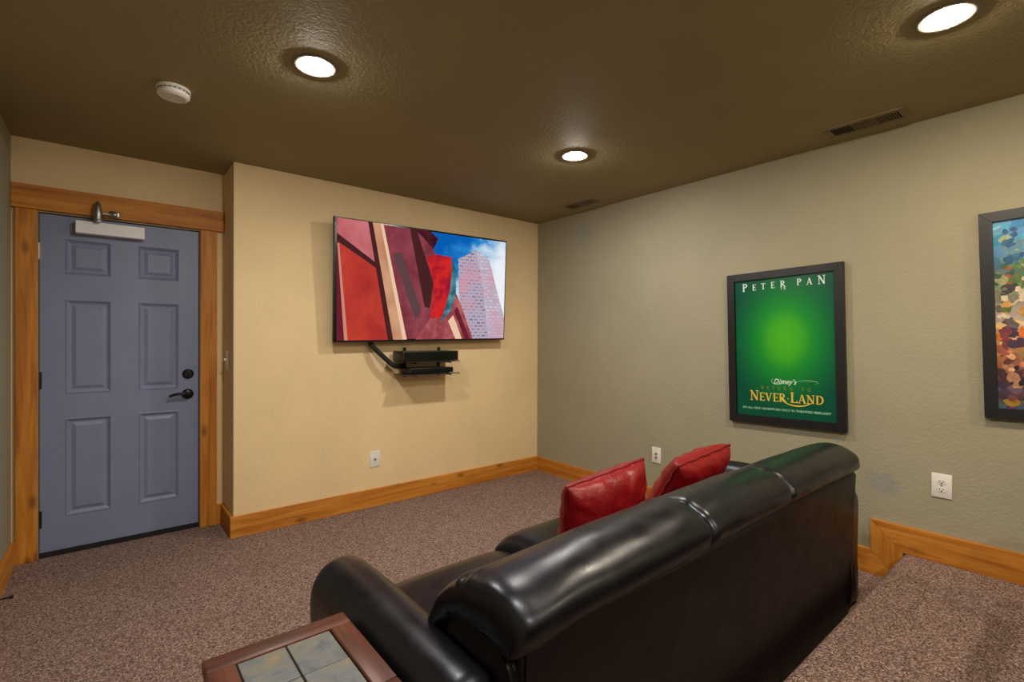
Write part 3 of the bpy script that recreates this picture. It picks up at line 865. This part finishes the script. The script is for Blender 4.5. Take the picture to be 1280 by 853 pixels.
# back cushions: profile swept along x with pinched puffy ends
PROF = smooth_loop([(-2.855, .672), (-2.884, .712), (-2.876, .762), (-2.828, .800), (-2.765, .812), (-2.695, .796), (-2.625, .750), (-2.555, .680), (-2.500, .600), (-2.44, .48), (-2.50, .42), (-2.555, .53), (-2.60, .625), (-2.70, .664), (-2.79, .668)], 8)
def seam_off(x):
    P = [(-2.70, -.024), (-2.51, -.002), (-1.914, .010), (-1.35, .026), (-.55, .024)]
    if x <= P[0][0]: return P[0][1]
    for (a, u), (b, v) in zip(P, P[1:]):
        if x <= b: return u + (v - u) * (x - a) / (b - a)
    return P[-1][1]
def back_cushion(x0, x1, dz0, dz1, seed, r0=.06, r1=.06, e0=.35, e1=.35, wamp=.005):
    rnd = random.Random(seed); ph = [rnd.uniform(0, 6.28) for _ in range(6)]
    c = Vector((-2.72, .68)); rows = []; n = 84
    L = x1 - x0
    for i in range(n + 1):
        u = i / n
        u = .5 - .5 * math.cos(PI * u)       # denser at the ends
        x = x0 + L * u
        d0, d1 = x - x0, x1 - x
        s = 1.0
        if d0 < r0: s = min(s, 1 - e0 * (1 - math.sqrt(max(0, 1 - (1 - d0 / r0) ** 2))))
        if d1 < r1: s = min(s, 1 - e1 * (1 - math.sqrt(max(0, 1 - (1 - d1 / r1) ** 2))))
        puff = .012 * math.sin(PI * u)
        lift = dz0 + (dz1 - dz0) * u
        row = []
        for j, p in enumerate(PROF):
            q = c + (p - c) * s
            a = math.atan2(q.y - c.y, q.x - c.x)
            top = max(0, (p.y - .66) / .15)
            near = math.exp(-min(d0, d1) / .07)
            wr = wamp * near * math.sin(7 * a + 2.2 * math.sin(3 * a + ph[4]) + ph[0] + 30 * x) * math.sin(2.6 * a + ph[1]) + .0009 * math.sin(14 * x + 3 * a + ph[2]) + .0005 * math.sin(31 * x - 5 * a + ph[3])
            rad = (q - c); rl = rad.length
            q = c + rad * (1 + wr / max(rl, .02)) if rl > .01 else q
            q.y += puff * min(1, top) * .5
            q.y += lift * min(1, top)
            q.y += seam_off(x) * max(0, 1 - (p - Vector((-2.855, .672))).length / .075)
            row.append((x, q.x, q.y))
        rows.append(row)
    bm = bmesh.new(); grid_surface(bm, rows, True, True)
    return obj('back_cushion', bm, M['leather'], sofa, smooth=180, off=SO)
CUTS = [BX0, -1.940, -1.385, BX1 + .01]
cus = [back_cushion(CUTS[0], CUTS[1] + .002, -.035, .0, 1, .05, .03, .16, .12, .007), back_cushion(CUTS[1] - .002, CUTS[2] + .002, -.004, .0, 2, .03, .03, .12, .12), back_cushion(CUTS[2] - .002, CUTS[3], .0, -.004, 3, .03, .08, .12, .22)]
for cu, a, b in zip(cus, CUTS, CUTS[1:]):
    pth = [(a + .03 + (b - a - .06) * i / 20, -2.8665 + .002 * math.sin(i * 1.3), .686 + seam_off(a + .03 + (b - a - .06) * i / 20) * .85 + .0015 * math.sin(i * .9)) for i in range(21)]
    obj('welt', tube_bm(pth, .0048, 8), M['welt'], cu, smooth=60, off=SO)
# arms
def arm(cx, y0=-1.955, sag=0.0, name='armrest'):
    rows = []; y1 = -2.815; n = 44
    prof = smooth_loop([(-.088, .03), (-.088, .20), (-.090, .34), (-.098, .44), (-.092, .525), (-.055, .583), (0, .603), (.055, .583), (.096, .525), (.102, .44), (.092, .34), (.088, .20), (.088, .03), (0, .03)], 6)
    for i in range(n + 1):
        u = (i / n) ** 1.8
        y = y0 + (y1 - y0) * u
        d = y0 - y; db_ = y - y1
        s = 1.0; 
        if d < .09: s = math.sqrt(max(0.0, 1 - (1 - d / .09) ** 2)) * .55 + .45
        if db_ < .05: s = min(s, .8 + .2 * math.sqrt(max(0, 1 - (1 - db_ / .05) ** 2)))
        drop = -.02 * max(0, 1 - d / .28) ** 2 + sag * max(0, 1 - d / .6)
        row = []
        for p in prof:
            z = .40 + (p.y - .40) * s if p.y > .40 else p.y
            if p.y > .42: z += drop
            w = 1.0 + .004 / .1 * math.sin(9 * y + p.y * 8) * .35
            row.append((cx + p.x * (s if p.y > .2 else .5 + .5 * s) * w, y, z))
        rows.append(row)
    bm = bmesh.new(); grid_surface(bm, rows, True, True)
    return obj(name, bm, M['leather'], sofa, smooth=70, off=SO)
arm(-2.700); arm(-.505, -1.860, -.022)
# seats
def cushion_bm(x0, x1, y0, y1, z0, z1, r, puff):
    bm = bmesh.new()
    nx, ny = 20, 16; rows = []
    def prof(t):                               # superellipse edge
        return (1 - abs(t) ** 6) ** (1 / 2.6)
    top, bot = [], []
    for j in range(ny + 1):
        a, b = [], []
        for i in range(nx + 1):
            u = math.sin((i / nx - .5) * PI); v = math.sin((j / ny - .5) * PI)
            e = min(prof(u), prof(v)) if True else 1
            e = (prof(u) * prof(v)) ** .8
            x = (x0 + x1) / 2 + u * (x1 - x0) / 2; y = (y0 + y1) / 2 + v * (y1 - y0) / 2
            zm = (z0 + z1) / 2
            bump = puff * (1 - u * u) * (1 - v * v)
            a.append(bm.verts.new((x, y, zm + (z1 - zm) * e + bump)) if 0 < i < nx and 0 < j < ny else bm.verts.new((x, y, zm)))
            b.append(a[-1] if not (0 < i < nx and 0 < j < ny) else bm.verts.new((x, y, zm - (zm - z0) * e)))
        top.append(a); bot.append(b)
    for g, flip in ((top, False), (bot, True)):
        for j in range(ny):
            for i in range(nx):
                f = (g[j][i], g[j][i + 1], g[j + 1][i + 1], g[j + 1][i])
                bm.faces.new(f[::-1] if flip else f)
    return bm
obj('seat_cushion', cushion_bm(-2.615, -1.955, -2.56, -1.925, .24, .422, .05, .006), M['leather'], sofa, smooth=180, off=SO)
obj('seat_cushion', cushion_bm(-1.985, -1.375, -2.56, -1.900, .26, .462, .05, .006), M['leather'], sofa, smooth=180, off=SO)
obj('seat_cushion', cushion_bm(-1.405, -.585, -2.56, -1.925, .24, .425, .05, .006), M['leather'], sofa, smooth=180, off=SO)
obj('base_frame', box_bm(-2.61, -.59, -2.60, -1.97, .03, .30, bevel=.02), M['leather_back'], sofa, off=SO)
for x, y in ((-2.70, -2.02), (-2.70, -2.75), (-.50, -2.02), (-.50, -2.75)):
    obj('foot', lathe_bm([(.02, 0), (.026, .032)], 14, (x, y, 0)), M['black'], sofa, off=SO)

# the same sofa once more on the platform, just outside the frame: it shades the carpet at the right
sofa_b = copy_tree(sofa)
sofa_b.location = (SO[0], SO[1] - 1.63, STEP_Z)
sofa_b['label'] = 'second black leather sofa up on the platform, out of frame behind the viewpoint'

# ================================================================== RED CUSHIONS
def pillow(label, mid, w, h, thick, eul, seed):
    t = thing('throw_pillow', label, 'pillow', mid, eul, group='red leather pillows')
    rnd = random.Random(seed); ph = [rnd.uniform(0, 6.28) for _ in range(8)]
    n = 36; bm = bmesh.new(); F_, B_ = [], []
    def edge(u, v):
        k_ = 1 - .03 * (1 - abs(v) ** 2.5) ; k2 = 1 - .03 * (1 - abs(u) ** 2.5)
        return u * w / 2 * k_, v * h / 2 * k2
    for j in range(n + 1):
        a, b = [], []
        for i in range(n + 1):
            u = math.sin((i / n - .5) * PI); v = math.sin((j / n - .5) * PI)
            x, z = edge(u, v)
            e = max(0, (1 - abs(u) ** 3.6) * (1 - abs(v) ** 3.6)) ** .42
            q = max(abs(u), abs(v))
            wr = .007 * q ** 3 * (math.sin(13 * math.atan2(v, u) + ph[0]) + .7 * math.sin(22 * math.atan2(v, u) + ph[1])) + .003 * math.sin(9 * u + ph[2] + 4 * v) * math.sin(7 * v + ph[3])
            on = i in (0, n) or j in (0, n)
            a.append(bm.verts.new((x, -(thick / 2) * e - (wr * e if not on else 0), z)))
            b.append(a[-1] if on else bm.verts.new((x, (thick / 2) * e + wr * e, z)))
        F_.append(a); B_.append(b)
    for g in (F_, B_):
        for j in range(n):
            for i in range(n): bm.faces.new((g[j][i], g[j][i + 1], g[j + 1][i + 1], g[j + 1][i]))
    obj('cover', bm, M['red'], t, smooth=180)
    loop = []
    for (ua, va, ub, vb) in ((-1, -1, 1, -1), (1, -1, 1, 1), (1, 1, -1, 1), (-1, 1, -1, -1)):
        for s in range(16):
            q = s / 16; x, z = edge(ua + (ub - ua) * q, va + (vb - va) * q)
            loop.append((x, .0025 * math.sin(s * 1.7 + ph[4]), z))
    obj('piping', tube_bm(loop, .0065, 8, closed=True), M['red_welt'], t, smooth=60)
    return t
pillow('red leather pillow standing on the middle seat, left of the pair', (-1.845, -2.395, .638), .435, .335, .15, (math.radians(9), math.radians(-4), 0), 3)
pillow('red leather pillow leaning deeper behind the sofa back, right of the pair', (-1.20, -2.355, .630), .44, .345, .16, (math.radians(32), math.radians(-4), 0), 5)

# ================================================================== ACCENT TABLE
TZ = .572
TX0, TX1, TY0, TY1 = -3.120, -2.801, -2.690, -2.316
to = ((TX0 + TX1) / 2, (TY0 + TY1) / 2, 0)
tb = thing('accent_table', 'narrow red brown wooden side table inlaid with slate tiles beside the sofa arm', 'table', to)
RW, th_ = .054, .03
def rail(x0, x1, y0, y1, ax): return obj('top_rail', box_bm(x0, x1, y0, y1, TZ - th_, TZ, bevel=.005, seg=3), M['table_wood'][ax], tb, smooth=40, off=to)
rail(TX0, TX1, TY1 - RW, TY1, 0); rail(TX0, TX1, TY0, TY0 + RW, 0)
rail(TX0, TX0 + RW + .004, TY0 + RW + .001, TY1 - RW - .001, 1); rail(TX1 - RW, TX1, TY0 + RW + .001, TY1 - RW - .001, 1)
ix0, ix1, iy0, iy1 = TX0 + RW + .005, TX1 - RW - .001, TY0 + RW + .002, TY1 - RW - .002
obj('tile_bed', box_bm(ix0, ix1, iy0, iy1, TZ - th_, TZ - .008), M['grout'], tb, off=to)
tw, td = (ix1 - ix0) / 2, (iy1 - iy0) / 2
for i in range(2):
    for j in range(2):
        dz = random.uniform(-.0015, .0005)
        obj('tile', box_bm(ix0 + i * tw + .002, ix0 + (i + 1) * tw - .002, iy0 + j * td + .002, iy0 + (j + 1) * td - .002, TZ - .0078, TZ - .002 + dz, bevel=.0015, seg=1), M['slate'], tb, off=to)
obj('apron', prism_bm([(TX0 + .02, TY0 + .02), (TX1 - .02, TY0 + .02), (TX1 - .02, TY1 - .02), (TX0 + .02, TY1 - .02)], 2, TZ - .10, TZ - th_ - .0005), M['table_wood'][0], tb, off=to)
for x in (TX0 + .036, TX1 - .036):
    for y in (TY0 + .036, TY1 - .036):
        obj('leg', box_bm(x - .02, x + .02, y - .02, y + .02, 0, TZ - .1005, bevel=.004), M['table_wood'][2], tb, off=to)
obj('lower_shelf', box_bm(TX0 + .02, TX1 - .02, TY0 + .057, TY1 - .057, .12, .138, bevel=.003), M['table_wood'][1], tb, off=to)

for o in [c for c in t1.children if c.name.split('.')[0] in ('poster_title', 'poster_subtitle', 'poster_lettering')]:
    o['kind'] = 'stuff'

# ================================================================== DOOR STOP
ds = thing('door_stop', 'thin black door stop sticking out of the left baseboard', 'door stop', (XL + BT, -.27, .05), (0, PI / 2, 0))
obj('rod', lathe_bm([(.009, .0005), (.009, .005), (.004, .007), (.004, .045)], 14), M['black_metal'], ds, smooth=40)
obj('tip', lathe_bm([(.007, .0452), (.009, .049), (.008, .056), (.004, .058)], 14), M['rubber'], ds, smooth=40)
